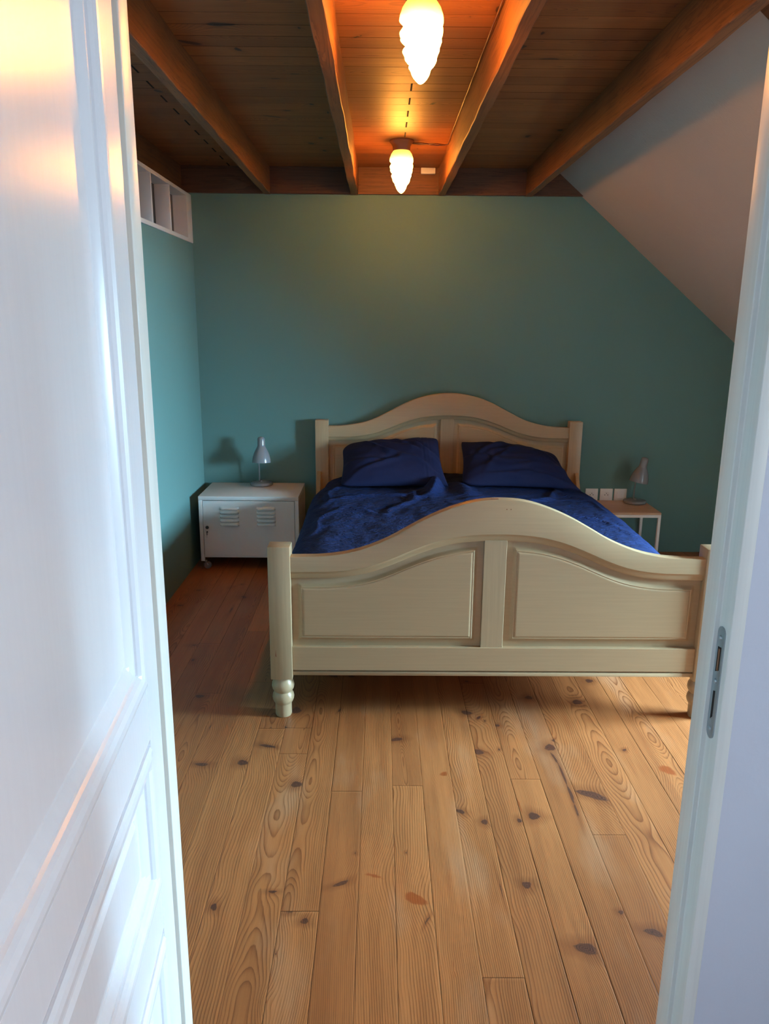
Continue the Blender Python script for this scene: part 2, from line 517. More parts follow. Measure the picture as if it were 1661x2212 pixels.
# partition with the doorway
FY0, FY1 = 1.07, 1.151
cut_wall('wall_front', M['hall_paint'], [(-1.25, -.385, FY0 + .002, FY1, 0, 2.42), (.549, 3.1, FY0 + .002, FY1, 0, 2.42), (-.385, .549, FY0 + .002, FY1, 2.06, 2.42)])
# knee wall under the slope, with a low dormer let into it
DY0, DY1, DZ0, DZ1, DX = 2.03, 3.17, .55, 1.60, 3.20
cut_wall('wall_right', M['white_plaster'], [(2.72, 2.82, DY1, YB, 0, .99), (2.72, 2.82, 1.15, DY0, 0, .99), (2.72, DX + .1, DY0, DY1, 0, DZ0),
         (2.72, DX + .1, DY1, DY1 + .05, 0, 2.42), (2.72, DX + .1, DY0 - .05, DY0, 0, 2.42), (DX, DX + .1, DY0, DY1, DZ1, 2.42)])
def slope_z(x): return 2.236 - .834 * (x - 1.205)
bm = bmesh.new()
xs0, xs1, xd = 1.0, 2.80, 1.205 + (2.236 - DZ1) / .834
def slab(y0, y1, a, b):
    prism(bm, [(a, slope_z(a)), (b, slope_z(b)), (b + .05, slope_z(b) + .06), (a + .05, slope_z(a) + .06)], 'y', y0, y1)
slab(DY1, YB, xs0, xs1); slab(FY1, DY0, xs0, xs1); slab(DY0, DY1, xs0, xd)
box(bm, xd, DX + .1, DY0, DY1, DZ1, DZ1 + .05)
for y0, y1 in ((DY0 - .05, DY0), (DY1, DY1 + .05)):
    prism(bm, [(xd, DZ1 + .03), (xd, DZ1), (2.76, slope_z(2.76)), (2.76, DZ1 + .03)], 'y', y0, y1)
sl = obj('ceiling', bm, M['white_plaster']); tag(sl, kind='structure')
bm = bmesh.new()
prism(bm, [(1.015, ZC + .001), (1.030, ZC - .010), (2.0, slope_z(2.0) - .012), (2.0, slope_z(2.0) + .03), (1.08, ZC + .001)], 'y', 2.30, 2.42)
tag(obj('trim_1', bm, M['beam']), kind='structure')
# hallway shell
cut_wall('wall_hall', M['hall_paint'], [(-1.35, -1.25, -2.0, FY0, 0, 2.42), (-1.35, 1.6, -2.1, -2.0, 0, 2.42),
         (1.5, 1.6, -2.0, -.9, 0, 2.42), (1.5, 1.6, .5, FY0, 0, 2.42), (1.5, 1.6, -.9, .5, 0, .8), (1.5, 1.6, -.9, .5, 2.1, 2.42)])
c = boxo('ceiling', (-1.35, 1.6, -2.1, FY0, 2.42, 2.47), M['white_plaster']); tag(c, kind='structure')
# window frames (outside the picture, but they shape the daylight)
def window_frame(name, x0, x1, y0, y1, z0, z1, mull):
    bm = bmesh.new()
    w = .05
    box(bm, x0, x1, y0, y0 + w, z0, z1, .004)
    box(bm, x0, x1, y1 - w, y1, z0, z1, .004)
    box(bm, x0, x1, y0 + w, y1 - w, z0, z0 + w, .004)
    box(bm, x0, x1, y0 + w, y1 - w, z1 - w, z1, .004)
    if mull: box(bm, x0, x1, (y0 + y1) / 2 - .03, (y0 + y1) / 2 + .03, z0 + w, z1 - w, .004)
    return tag(obj(name, bm, M['frame'], angle=50), kind='structure')
window_frame('window_1', 3.22, 3.27, DY0, DY1, DZ0, DZ1, True)
window_frame('window_2', 1.53, 1.58, -.9, .5, .8, 2.1, True)

# ceiling boards: tongue and groove running across the room, 10 cm wide, end joints in two staggered lines
cs = [round(1.15 + .0985 * i, 4) for i in range(39)] + [YB]
cs = [c_ for c_ in [round(4.93 - .0985 * i, 4) for i in range(39)][::-1] if c_ > 1.12]
cs = [1.12] + cs
CJ, CK = {}, []
for i in range(len(cs) - 1):
    j = [.115] if i % 2 == 0 else []
    if i % 2 == 0: j.append(-.90)
    
    CJ[i] = sorted(j)
cl = make_boards('ceiling', M['ceil'], cs, -1.25, 3.05, CJ, [(2.665, -.50, .016, .048, 0, 0), (2.83, -.633, .014, .045, -.5, 0), (3.152, -.323, .007, .02, 0, 0), (3.21, -.402, .006, .024, 0, 0), (3.333, -.474, .005, .03, 0, 0), (3.77, -.49, .008, .05, -.4, 0), (3.668, -.41, .008, .022, 0, 0), (2.956, .58, .012, .036, 0, 0), (2.94, -.041, .010, .09, 0, 1), (3.633, .66, .006, .08, 0, 1), (2.76, -.08, .006, .03, .7, 0)],
                 ZC, 'x', -1, fine=(-1.2, 1.1, .012), nx=10, ringf=150, gap=.0007, autoknots=(.55, lambda a, l: True))
tag(cl, kind='structure')
# wider end gaps of the boards
bm = bmesh.new()
for i in range(len(cs) - 1):
    for x in CJ[i]:
        box(bm, x - .0035, x + .0035, cs[i] + .003, cs[i + 1] - .003, ZC - .0012, ZC + .002)
g_ = obj('ceiling', bm, M['gap']); tag(g_, kind='structure')
g_ = boxo('ceiling', (-1.3, 3.1, 1.1, 5.0, ZC + .002, ZC + .06), M['gap']); tag(g_, kind='structure')

# ------------------------------------------------------------------ beams (top-level: each timber)
def beam(x, w, label, y0=FY1, z0=ZB, wander=0):
    bm = bmesh.new()
    n = 40
    rings = []
    r = random.Random(int(x * 1000))
    ph = [r.uniform(0, 6) for _ in range(4)]
    for i in range(n + 1):
        y = y0 + (YB - y0) * i / n
        d1 = .0015 * math.sin(y * 9 + ph[0]) + .001 * math.sin(y * 23 + ph[1])
        d2 = .0015 * math.sin(y * 8 + ph[2]) + .001 * math.sin(y * 19 + ph[3])
        cbev = .003
        pr = [(x - w / 2 + d1, ZC), (x - w / 2 + d1, z0 + cbev), (x - w / 2 + d1 + cbev, z0), (x + w / 2 + d2 - cbev, z0), (x + w / 2 + d2, z0 + cbev), (x + w / 2 + d2, ZC)]
        rings.append([bm.verts.new((a, y, b)) for a, b in pr])
    for A_, B_ in zip(rings, rings[1:]):
        for k in range(6):
            bm.faces.new((A_[k], A_[(k + 1) % 6], B_[(k + 1) % 6], B_[k]))
    bm.faces.new(rings[0]); bm.faces.new(rings[-1][::-1])
    o = obj('ceiling_beam', bm, M['beam'], angle=35)
    return tag(o, label, 'beam', 'exposed ceiling beams')
beam(-.685, .042, 'brown wooden ceiling beam crossing the left part of the room, nearest the door')
beam(-.161, .046, 'brown wooden ceiling beam just left of the two glowing lamps')
beam(.365, .042, 'brown wooden ceiling beam right of the glowing lamps with the cable along it')
beam(.889, .044, 'dark wooden ceiling beam beside the white sloped ceiling')
beam(-1.212, .046, 'dark wooden beam along the left wall above the small white window')
# rim boards between the beam ends on the back wall
for i, (a, b, lab) in enumerate(((-1.188, -.706, 'dark wooden board above the back wall in the leftmost beam gap'), (-.664, -.184, 'dark wooden board above the back wall, second beam gap from the left'),
                  (-.138, .344, 'reddish wooden board above the back wall behind the far lamp'), (.386, .867, 'dark wooden board above the back wall, just right of the lit gap'), (.911, 1.05, 'short dark wooden board above the back wall beside the sloped ceiling'))):
    bm = bmesh.new()
    if i < 4: box(bm, a, b, YB - .03, YB, ZB + .002, ZC, .001, 1)
    else: prism(bm, [(.911, ZB + .002), (1.212, ZB + .002), (1.04, ZC), (.911, ZC)], 'y', YB - .03, YB)
    tag(obj('rim_board', bm, M['joist_end']), lab, 'board', 'boards between the beam ends')

# ------------------------------------------------------------------ high inner window in the left wall
wi = empty('window_3', (0, 0, 0)); tag(wi, kind='structure')
bm = bmesh.new()
T = .004
x1 = XL + T
box(bm, XL - .1, x1, WY0 - .02, WY0, WZ0 - .022, WZ1 + .02, .0015, 1)
box(bm, XL - .1, x1, WY1, YB - .002, WZ0 - .022, WZ1 + .02, .0015, 1)
box(bm, XL - .1, x1, WY0, WY1, WZ0 - .022, WZ0, .0015, 1)
box(bm, XL - .1, x1, WY0, WY1, WZ1, WZ1 + .02, .0015, 1)
obj('window_frame', bm, M['cabinet'], wi)
for y in (3.40, 3.745, 4.092, 4.443):
    boxo('mullion', (XL - .078, x1, y, y + .018, WZ0, WZ1), M['cabinet'], wi, .001)
boxo('pane', (XL - .095, XL - .079, WY0, WY1, WZ0, WZ1), M['glass_dark'], wi)

# ------------------------------------------------------------------ door frame (jambs, head) as trims
def jamb(name, s, xr, xs, xo):
    bm = bmesh.new()
    prism(bm, [(xr, FY0), (xo, FY0), (xo, FY1), (xs, FY1), (xs, 1.107), (xr, 1.107)], 'z', 0, 2.06)
    es = [e for e in bm.edges if abs(e.verts[0].co.z - e.verts[1].co.z) > 1]
    bmesh.ops.bevel(bm, geom=es, offset=.0018, segments=3, affect='EDGES', profile=.5)
    return tag(obj(name, bm, M['frame'], angle=40), kind='structure')
jamb('trim_2', 1, .528, .519, .549)
jamb('trim_3', -1, -.347, -.3375, -.385)
bm = bmesh.new()
prism(bm, [(FY0, 2.045), (FY0, 2.075), (FY1, 2.075), (FY1, 2.035), (1.107, 2.035), (1.107, 2.045)], 'x', -.347, .528)
tag(obj('trim_4', bm, M['frame']), kind='structure')

# ------------------------------------------------------------------ heightfield panel used by bed and door
def field(bm, x0, x1, bot, top, prof, y_at, nx=24, nz=14, margin=None):
    """panel facing -y. prof: list of (distance from edge, relief). relief added towards the viewer: y = y_at - relief"""
    ds = [p[0] for p in prof]
    rel = lambda d: float(np.interp(d, ds, [p[1] for p in prof]))
    xs = [x0 + d for d in ds] + list(np.linspace(x0 + ds[-1], x1 - ds[-1], nx))[1:-1] + [x1 - d for d in ds[::-1]]
    cols = []
    for x in xs:
        b, t = bot(x), top(x)
        zs = [b + d for d in ds] + list(np.linspace(b + ds[-1], t - ds[-1], nz))[1:-1] + [t - d for d in ds[::-1]]
        sl = abs((top(min(x + .01, x1)) - top(max(x - .01, x0))) / (min(x + .01, x1) - max(x - .01, x0)))
        ct = 1  # offset curves are shifted vertically
        cols.append([bm.verts.new((x, y_at - rel(min(x - x0, x1 - x, z - b, (t - z) * ct)), z)) for z in zs])
    for A_, B_ in zip(cols, cols[1:]):
        for k in range(len(A_) - 1):
            bm.faces.new((A_[k], B_[k], B_[k + 1], A_[k + 1]))
    return bm

# ------------------------------------------------------------------ the door, swung open towards the hallway
DU = Vector((.0896, -.996, 0))
door = empty('door_1', (-.3308, 1.062, .008), math.atan2(DU.y, DU.x))
tag(door, kind='structure')
DW, DH = .86, 2.02
# local frame: x along the leaf from the hinge, +y towards the bedroom side face (visible); face plane y=0, leaf behind it
def dbox(bm, a0, a1, z0, z1): box(bm, a0, a1, -.04, 0, z0, z1, .0012, 1)
bm = bmesh.new()
rails = [(0, .20), (.590, .668), (.909, .988), (1.925, DH)]
dbox(bm, 0, .077, 0, DH); dbox(bm, DW - .10, DW, 0, DH)
obj('stile', bm, M['door'], door)
bm = bmesh.new()
for z0, z1 in rails: dbox(bm, .077, DW - .10, z0, z1)
obj('rail', bm, M['door'], door)
dprof = [(0, 0), (.0012, -.004), (.0045, -.0045), (.0055, .001), (.010, .0045), (.017, .006), (.025, .0055), (.032, .0025), (.036, -.0015), (.038, -.0055), (.0415, -.006), (.0430, -.0030), (.047, -.0035), (.055, -.0075), (.060, -.011), (.063, -.012)]
dprof2 = dprof + [(.098, -.0118), (.100, -.0105)]
for k, (z0, z1) in enumerate(((.20, .590), (.668, .909), (.988, 1.925))):
    bm = bmesh.new()
    pr = dprof2 if z1 - z0 > .2 and k == 2 else dprof
    if k < 2: pr = dprof + [(.075, -.0115), (.082, -.008)]
    field(bm, .077, DW - .10, lambda x: z0, lambda x: z1, pr, 0, 12, 12)
    for v in bm.verts: v.co.y = -v.co.y   # face +y: relief is towards +y
    for v in bm.verts: v.co.y = v.co.y
    o = obj('door_panel', bm, M['door'], door, angle=9)
# hinges on the jamb side and a lever handle near the free edge (outside the picture)
for z in (.25, 1.05, 1.80):
    bm = bmesh.new()
    lathe(bm, [(0, -.045), (.006, -.045), (.006, .045), (0, .045)], 12, off=(-.004, -.034, z))
    obj('hinge', bm, M['chrome'], door)
bm = bmesh.new()
box(bm, DW - .075, DW - .035, 0, .004, .93, 1.13, .0015)
tube(bm, smooth_path([(DW - .055, 0, 1.05), (DW - .055, .045, 1.05), (DW - .075, .052, 1.05), (DW - .17, .052, 1.05)], 5), .008, 10)
obj('door_handle', bm, M['chrome'], door, smooth=True)

# ------------------------------------------------------------------ strike plate on the right jamb
sp = empty('strike_plate', (.5275, 1.0985, .955))
tag(sp, 'zinc lock strike plate set in the right door jamb', 'strike plate')
bm = bmesh.new()
hy, hz = .0115, .094
out = []
for a in range(0, 181, 20): out.append((hy * math.cos(math.radians(a)), hz - hy + hy * math.sin(math.radians(a))))
for a in range(180, 361, 20): out.append((hy * math.cos(math.radians(a)), -hz + hy + hy * math.sin(math.radians(a))))
prism(bm, out, 'x', -.0016, .0005)
pl_ = obj('plate', bm, M['zinc'], sp)
pl_.location = (0, -.0035, 0)
def hole(name, y0, y1, z0, z1, m=M['gap']):
    bm = bmesh.new()
    prism(bm, [(y0, z0 + .006), (y1, z0), (y1, z1 - .002), (y0, z1)], 'x', -.0020, -.0012)
    o = obj(name, bm, m, sp); o.location = (0, -.0035, 0)
    return o
hole('latch_slot', -.006, .005, .018, .062)
bm = bmesh.new(); box(bm, -.0026, -.0012, -.004, .001, .022, .058, .0003)
o = obj('latch_lip', bm, M['brown_ceramic'], sp); o.location = (0, -.0035, 0)
hole('bolt_slot', -.003, .003, -.062, -.012)
for z in (.076, .004, -.078):
    bm = bmesh.new()
    lathe(bm, [(0, -.0035), (.003, -.0035), (.0042, -.002), (.0042, 0)], 14, rot=Matrix.Rotation(PI / 2, 3, 'Y'), off=(-.0002, -.0035, z))
    o = obj('screw', bm, M['zinc'], sp, smooth=True)

# ================================================================== THE BED
BX = .441
XA, XB = -.326, 1.208          # inner faces of the posts
def curve(tab):
    ds = [t[0] for t in tab]; vs = [t[1] for t in tab]
    # smooth cosine-like interpolation through a fine resample
    fx = np.linspace(0, .80, 161)
    fy = np.interp(fx, ds, vs)
    k = np.ones(13) / 13
    ext = np.concatenate([fy[6:0:-1], fy, np.full(6, fy[-1])])
    fy = np.convolve(ext, k, 'valid')
    return lambda x: float(np.interp(abs(x - BX), fx, fy))
fT = curve([(0, .875), (.06, .873), (.12, .862), (.19, .838), (.26, .807), (.33, .768), (.40, .726), (.47, .695), (.53, .675), (.60, .661), (.66, .655), (.80, .653)])
fL = curve([(0, .741), (.08, .739), (.16, .730), (.24, .710), (.32, .678), (.40, .642), (.47, .616), (.54, .601), (.62, .593), (.80, .591)])
hT = curve([(0, 1.057), (.07, 1.053), (.14, 1.041), (.21, 1.021), (.28, .992), (.35, .955), (.42, .918), (.49, .885), (.56, .864), (.63, .852), (.70, .845), (.80, .843)])
hL = curve([(0, .915), (.08, .912), (.16, .903), (.24, .884), (.32, .855), (.40, .822), (.47, .797), (.54, .782), (.62, .774), (.80, .772)])

bed = empty('bed', (BX, 3.8, 0))
tag(bed, 'cream painted wooden double bed with arched headboard and footboard', 'bed')
def W2(o):
    o.matrix_parent_inverse = Matrix.Translation((-BX, -3.8, 0))
    return o
NXC = 90
def rail(name, T_, L_, yf, yb, drop, parent):
    """arched top rail: front face yf, back face yb, a step moulding of 'drop' under it"""
    bm = bmesh.new()
    rings = []
    for i in range(NXC + 1):
        x = XA + (XB - XA) * i / NXC
        t, l = T_(x), L_(x)
        e = .004
        pr = [(yf, l + .003), (yf, t - e), (yf + .0012, t - .0012), (yf + e, t), (yb - e, t), (yb, t - e), (yb, l - drop), (yf + .018, l - drop), (yf + .0125, l - drop + .001), (yf + .0085, l - drop + .006), (yf + .0075, l - .010), (yf + .006, l - .003), (yf + .003, l)]
        rings.append([bm.verts.new((x, y, z)) for y, z in pr])
    n = len(rings[0])
    for A_, B_ in zip(rings, rings[1:]):
        for k in range(n): bm.faces.new((A_[k], A_[(k + 1) % n], B_[(k + 1) % n], B_[k]))
    bm.faces.new(rings[0]); bm.faces.new(rings[-1][::-1])
    return W2(obj(name, bm, M['cream'], parent, angle=40))

def bed_end(T_, L_, yf, zpost, zrail0, zrail1, foot, head):
    th = .040 if foot else .035
    pw0, pw1 = XA - .083, XB + .083
    py0, py1 = (yf - .006, yf + .070) if foot else (yf - .012, yf + .055)
    ztop = zpost
    for k, (a, b) in enumerate(((pw0, XA), (XB, pw1))):
        bm = bmesh.new()
        box(bm, a, b, py0, py1, .163, ztop, .0035, 2)
        for v in bm.verts:      # the foot of the square post is rounded off
            if v.co.z < .17:
                v.co.z += .0
        cx, cy = (a + b) / 2, (py0 + py1) / 2
        p = W2(obj(('footboard_post' if foot else 'headboard_post'), bm, M['cream_v'], bed, angle=40))
        bm = bmesh.new()
        lathe(bm, [(0, 0), (.029, 0), (.0318, .006), (.0318, .050), (.033, .054), (.037, .060), (.0405, .069), (.042, .079), (.0405, .089), (.037, .097), (.0335, .102), (.036, .106), (.041, .114), (.0435, .125), (.042, .137), (.038, .147), (.034, .154), (.034, .170), (0, .170)], 32, cx, cy)
        W2(obj('turned_leg', bm, M['cream_v'], bed, angle=50))
    rail('footboard_top_rail' if foot else 'headboard_top_rail', T_, L_, yf, yf + th, .026, bed)
    # mullion
    bm = bmesh.new()
    box(bm, BX - .0545 + .002, BX + .0290 + .002, yf + .009, yf + th - .004, zrail1 - .005, L_(BX) - .022, .0012, 1)
    W2(obj('centre_mullion', bm, M['cream_v'], bed))
    bm = bmesh.new()
    box(bm, XA, XB, yf + .004, yf + th, zrail0, zrail1, .0015, 1)
    W2(obj('bottom_rail', bm, M['cream'], bed))
    if foot:
        bm = bmesh.new()
        box(bm, XA, XB, yf + .006, yf + th + .004, zrail0 - .022, zrail0 - .006, .002, 2)
        box(bm, XA, XB, yf + .014, yf + th, zrail0 - .010, zrail0 + .002)
        W2(obj('bottom_bead', bm, M['cream'], bed, angle=40))
    prof = [(0, 0), (.022, 0), (.025, .001), (.029, .0045), (.034, .0095), (.037, .0115), (.0385, .0105), (.041, .0105), (.0425, .0120), (.046, .0130), (.049, .0130)]
    for (a, b) in ((XA + .0005, BX - .0530), (BX + .0315, XB - .0005)):
        bm = bmesh.new()
        field(bm, a, b, lambda x: zrail1 - .001, lambda x: L_(x) - .0255, prof, yf + .024, 60, 10)
        W2(obj('raised_panel', bm, M['cream'], bed, angle=30))
    boxo('panel_back', (XA, XB, yf + .027, yf + .031, zrail0, L_(XA) - .03), M['cream'], bed)
    W2(bpy.context.scene.objects[-1]) if False else None
bed_end(fT, fL, 2.70, .692, .199, .295, True, False)
bed_end(hT, hL, 4.87, .882, .30, .40, False, True)
for o in bed.children:
    if o.name.startswith('panel_back'): W2(o)
# side rails with the scrolled end at the headboard
for s in (-1, 1):
    bm = bmesh.new()
    xo = XA - .072 if s < 0 else XB + .050
    pts = [(2.76, .20), (4.86, .20), (4.86, .55)]
    for k in range(9):
        a = k / 8
        pts.append((4.85 - .16 * a, .555 - .21 * (1 - math.cos(a * PI)) / 2 - .012 * math.sin(a * PI * 2)))
    pts += [(4.5, .345), (2.76, .345)]
    prism(bm, pts, 'x', xo, xo + .022)
    W2(obj('side_rail', bm, M['cream'], bed))
bm = bmesh.new()
box(bm, XA - .02, XB + .02, 2.77, 4.85, .26, .47, .03, 3)
mt = obj('mattress', bm, M['mattress'], smooth=True)
tag(mt, 'mattress under the navy duvet on the cream bed', 'mattress')
boxo('slat_base', (XA - .04, XB + .04, 2.75, 4.85, .235, .258), M['oak'], bed)
W2([o for o in bed.children if o.name.startswith('slat_base')][0])
# small scars in the paint
for nm, b in (('paint_chip', (.405, .432, 2.704, 2.712, .8748, .8756)),):
    bm = bmesh.new(); box(bm, *b, .0003, 1)
    W2(obj(nm, bm, M['rust'], bed))
for cx, cz, w, h in ((.463, .838, .004, .004), (.478, .838, .004, .004)):
    bm = bmesh.new(); lathe(bm, [(0, .0003), (w / 2, .0002), (w / 2, -.001)], 10, rot=Matrix.Rotation(PI / 2, 3, 'X'), off=(cx, 2.70, cz))
    W2(obj('nail_hole', bm, M['rust'], bed))
bm = bmesh.new(); prism(bm, [(-.389, .262), (-.385, .256), (-.386, .268), (-.3865, .292)], 'y', 2.6934, 2.70)
W2(obj('scratch', bm, M['rust'], bed))

# ------------------------------------------------------------------ duvet
def fbm2(x, y, seed, octs=5, f0=1.2, stretch=(1, 1), gain=.55):
    r = np.random.default_rng(seed)
    o = np.zeros_like(x); amp = 1
    for i in range(octs):
        for _ in range(4):
            th = r.uniform(0, PI); f = f0 * 2 ** i * r.uniform(.8, 1.25)
            o += amp * np.sin(2 * PI * f * (x * math.cos(th) * stretch[0] + y * math.sin(th) * stretch[1]) + r.uniform(0, 6.28) + 1.5 * np.sin(2 * PI * f * .6 * (x * math.sin(th) - y * math.cos(th)))) / 4
        amp *= gain
    return o
def duvet():
    nu, nv = 230, 240
    # cross-section path
    s = np.linspace(0, 1, nu)
    cs_ = [(0, (-.352, .335)), (.03, (-.395, .36)), (.07, (-.412, .415)), (.11, (-.395, .47)), (.15, (-.35, .505)), (.22, (-.25, .528)), (.5, (.45, .548)), (.80, (1.13, .530)), (.86, (1.22, .515)), (.90, (1.282, .485)), (.94, (1.318, .43)), (.975, (1.312, .37)), (1, (1.25, .335))]
    ks = [c_[0] for c_ in cs_]
    X0 = np.interp(s, ks, [c_[1][0] for c_ in cs_]); Z0 = np.interp(s, ks, [c_[1][1] for c_ in cs_])
    k = np.ones(9) / 9
    X0 = np.convolve(np.pad(X0, 4, 'edge'), k, 'valid'); Z0 = np.convolve(np.pad(Z0, 4, 'edge'), k, 'valid')
    yy = np.linspace(2.785, 4.845, nv)
    X, Y = np.meshgrid(X0, yy, indexing='ij'); Z = np.repeat(Z0[:, None], nv, 1)
    # narrower near the headboard so that it stays between the scrolled rails
    t = np.clip((Y - 4.45) / .3, 0, 1); t = t * t * (3 - 2 * t)
    X = X + t * np.where(X < .1, .048, 0) * np.clip(-(X - 0) / .4, 0, 1)
    X = X - t * np.where(X > .9, .055, 0) * np.clip((X - .9) / .4, 0, 1)
    n1 = fbm2(X, Y, 3, 5, 1.0)
    n2 = np.abs(fbm2(X, Y, 9, 4, 2.2))
    top = np.clip((Z - .36) / .12, 0, 1)
    Z = Z + .007 * n1 - .005 * n2 * top
    X = X + .006 * fbm2(Y, Z * 3, 5, 4, 2.5) * (1 - top)
    # rumpled ridge between the two pillows, running towards the foot
    rx = .36 + .10 * np.sin((4.7 - Y) * 3.2) * 1.0
    ridge = np.exp(-((X - (.345 + (4.65 - Y) * -.10)) / .045) ** 2) * np.exp(-((Y - 4.50) / .22) ** 2)
    Z = Z + .085 * ridge
    ridge2 = np.exp(-((X - (.455 + (4.6 - Y) * .12)) / .05) ** 2) * np.exp(-((Y - 4.36) / .16) ** 2)
    Z = Z + .035 * ridge2
    # soft rolls across the foot half
    for cx, cy, an, ln, wd, hh in ((.0, 4.25, .3, .30, .03, .016), (-.1, 3.9, -.4, .25, .03, .012), (.75, 4.15, .1, .30, .03, .014), (1.0, 3.8, -.8, .3, .03, .014), (.15, 4.1, 1.2, .25, .025, .015), (.95, 4.25, .9, .2, .025, .015), (.3, 4.3, .9, .2, .02, .018), (-.28, 4.3, 1.4, .3, .02, .012), (-.3, 3.7, 1.3, .3, .02, .010), (1.15, 4.2, -1.2, .3, .02, .012)):
        dx, dy = X - cx, Y - cy
        a = dx * math.cos(an) + dy * math.sin(an); b = -dx * math.sin(an) + dy * math.cos(an) + .03 * np.sin(a * 14 + cx * 9)
        Z = Z + hh * np.exp(-(a / ln) ** 2 - (b / wd) ** 2) - hh * .5 * np.exp(-(a / ln) ** 2 - ((b - wd * 1.6) / wd) ** 2)
    # fine crinkle
    Z = Z + .0011 * np.sin(Y * 2 * PI / .021 + 3.5 * fbm2(X, Y, 21, 3, 5)) * (0.6 + .4 * fbm2(X, Y, 31, 2, 3)) * top
    V = np.stack([X, Y, Z], -1).reshape(-1, 3)
    i = np.arange(nu - 1)[:, None] * nv + np.arange(nv - 1)[None, :]
    F = np.stack([i, i + nv, i + nv + 1, i + 1], -1).reshape(-1, 4)
    me = bpy.data.meshes.new('duvet')
    me.from_pydata(V.tolist(), [], F.tolist())
    me.polygons.foreach_set('use_smooth', [True] * len(F))
    o = link('duvet', me, M['duvet'])
    md = o.modifiers.new('thickness', 'SOLIDIFY'); md.thickness = .008; md.offset = -1
    return tag(o, 'navy blue crinkled duvet spread over the bed', 'duvet')
duvet()

# ------------------------------------------------------------------ pillows
def pillow(name, BL, BR, TL, TR, thick, seed, label, flip=1, hem=None, rnd=(.02, .02, .04, .025), sag=0):
    n, m_ = 90, 64
    u = np.linspace(-1, 1, n); v = np.linspace(-1, 1, m_)
    u = np.sin(u * PI / 2) * .35 + u * .65; v = np.sin(v * PI / 2) * .35 + v * .65
    U, Vv = np.meshgrid(u, v, indexing='ij')
    BL, BR, TL, TR = map(np.array, (BL, BR, TL, TR))
    a = (U + 1) / 2; b = (Vv + 1) / 2
    P = (BL[None, None] * ((1 - a) * (1 - b))[..., None] + BR * (a * (1 - b))[..., None] + TL * ((1 - a) * b)[..., None] + TR * (a * b)[..., None])
    ex = (BR - BL) / np.linalg.norm(BR - BL); ey = (TL - BL) / np.linalg.norm(TL - BL)
    nrm = np.cross(ex, ey); nrm /= np.linalg.norm(nrm)
    if nrm[1] > 0: nrm = -nrm
    # edges pulled in between the corners
    pin = .020
    P = P - ex * (pin * np.sign(U) * np.abs(U) ** 3 * (1 - Vv ** 2))[..., None] - ey * (pin * np.sign(Vv) * np.abs(Vv) ** 3 * (1 - U ** 2) * .6)[..., None]
    cw = (np.abs(U) ** 7) * (np.abs(Vv) ** 7)
    rv = np.where(Vv < 0, np.where(U < 0, rnd[0], rnd[1]), np.where(U < 0, rnd[2], rnd[3])) * cw
    P = P - ex * (rv * np.sign(U))[..., None] - ey * (rv * np.sign(Vv))[..., None]
    P = P - ey * (sag * np.exp(-((U - .1) / .35) ** 2) * np.clip(Vv, 0, 1) ** 2)[..., None]
    P = P + ey * (.006 * np.sin(U * 9 + seed) * np.clip(Vv, 0, 1) ** 3)[..., None]
    prof = ((1 - np.abs(U) ** 2.6) ** .62) * ((1 - np.abs(Vv) ** 2.4) ** .60)
    verts, faces = [], []
    for side in (1, -1):
        w = fbm2(U * .5 + seed, Vv * .35, seed * 7 + side, 4, 1.1, (.5, 1.6)) * .010
        crease = np.zeros_like(U)
        rr = np.random.default_rng(seed * 13)
        for _ in range(11):
            cx, cy = rr.uniform(-.6, .8), rr.uniform(-.8, .6); an = rr.normal(-.45, .5) * flip
            dx, dy = (U - cx), (Vv - cy) * .7
            aa = dx * math.cos(an) + dy * math.sin(an); bb = -dx * math.sin(an) + dy * math.cos(an) + .06 * np.sin(aa * 4)
            crease += rr.uniform(.3, 1) * (np.exp(-(aa / .55) ** 2 - (bb / .055) ** 2) - .6 * np.exp(-(aa / .55) ** 2 - ((bb - .09) / .06) ** 2))
        h = thick * prof * (1 if side > 0 else .5) + (w + .022 * crease) * prof ** .7
        if hem and side > 0:
            for hu in hem:
                h = h - .0035 * np.exp(-((U - hu) / .008) ** 2) * (prof > .05)
        Q = P + nrm * (side * h)[..., None]
        base = len(verts)
        verts += Q.reshape(-1, 3).tolist()
        i = np.arange(n - 1)[:, None] * m_ + np.arange(m_ - 1)[None, :]
        q = np.stack([i, i + m_, i + m_ + 1, i + 1], -1).reshape(-1, 4) + base
        faces += (q if side > 0 else q[:, ::-1]).tolist()
    me = bpy.data.meshes.new(name)
    me.from_pydata(verts, [], faces)
    bm = bmesh.new(); bm.from_mesh(me)
    bmesh.ops.remove_doubles(bm, verts=bm.verts, dist=.0004)
    bpy.data.meshes.remove(me)
    o = obj(name, bm, M['pillow'], smooth=True)
    return tag(o, label, 'pillow', 'pillows against the headboard')
pillow('pillow', (-.236, 4.42, .545), (.405, 4.40, .560), (-.243, 4.80, .735), (.372, 4.80, .792), .085, 3,
       'navy blue pillow on the left half of the bed', 1, (.62, .70, .78), (.02, .0, .05, .02), .02)
pillow('pillow', (.475, 4.40, .560), (1.165, 4.40, .550), (.505, 4.80, .765), (1.115, 4.80, .690), .085, 5,
       'navy blue pillow on the right half of the bed', -1, (-.66,), (.03, -.02, .015, .035), -.012)

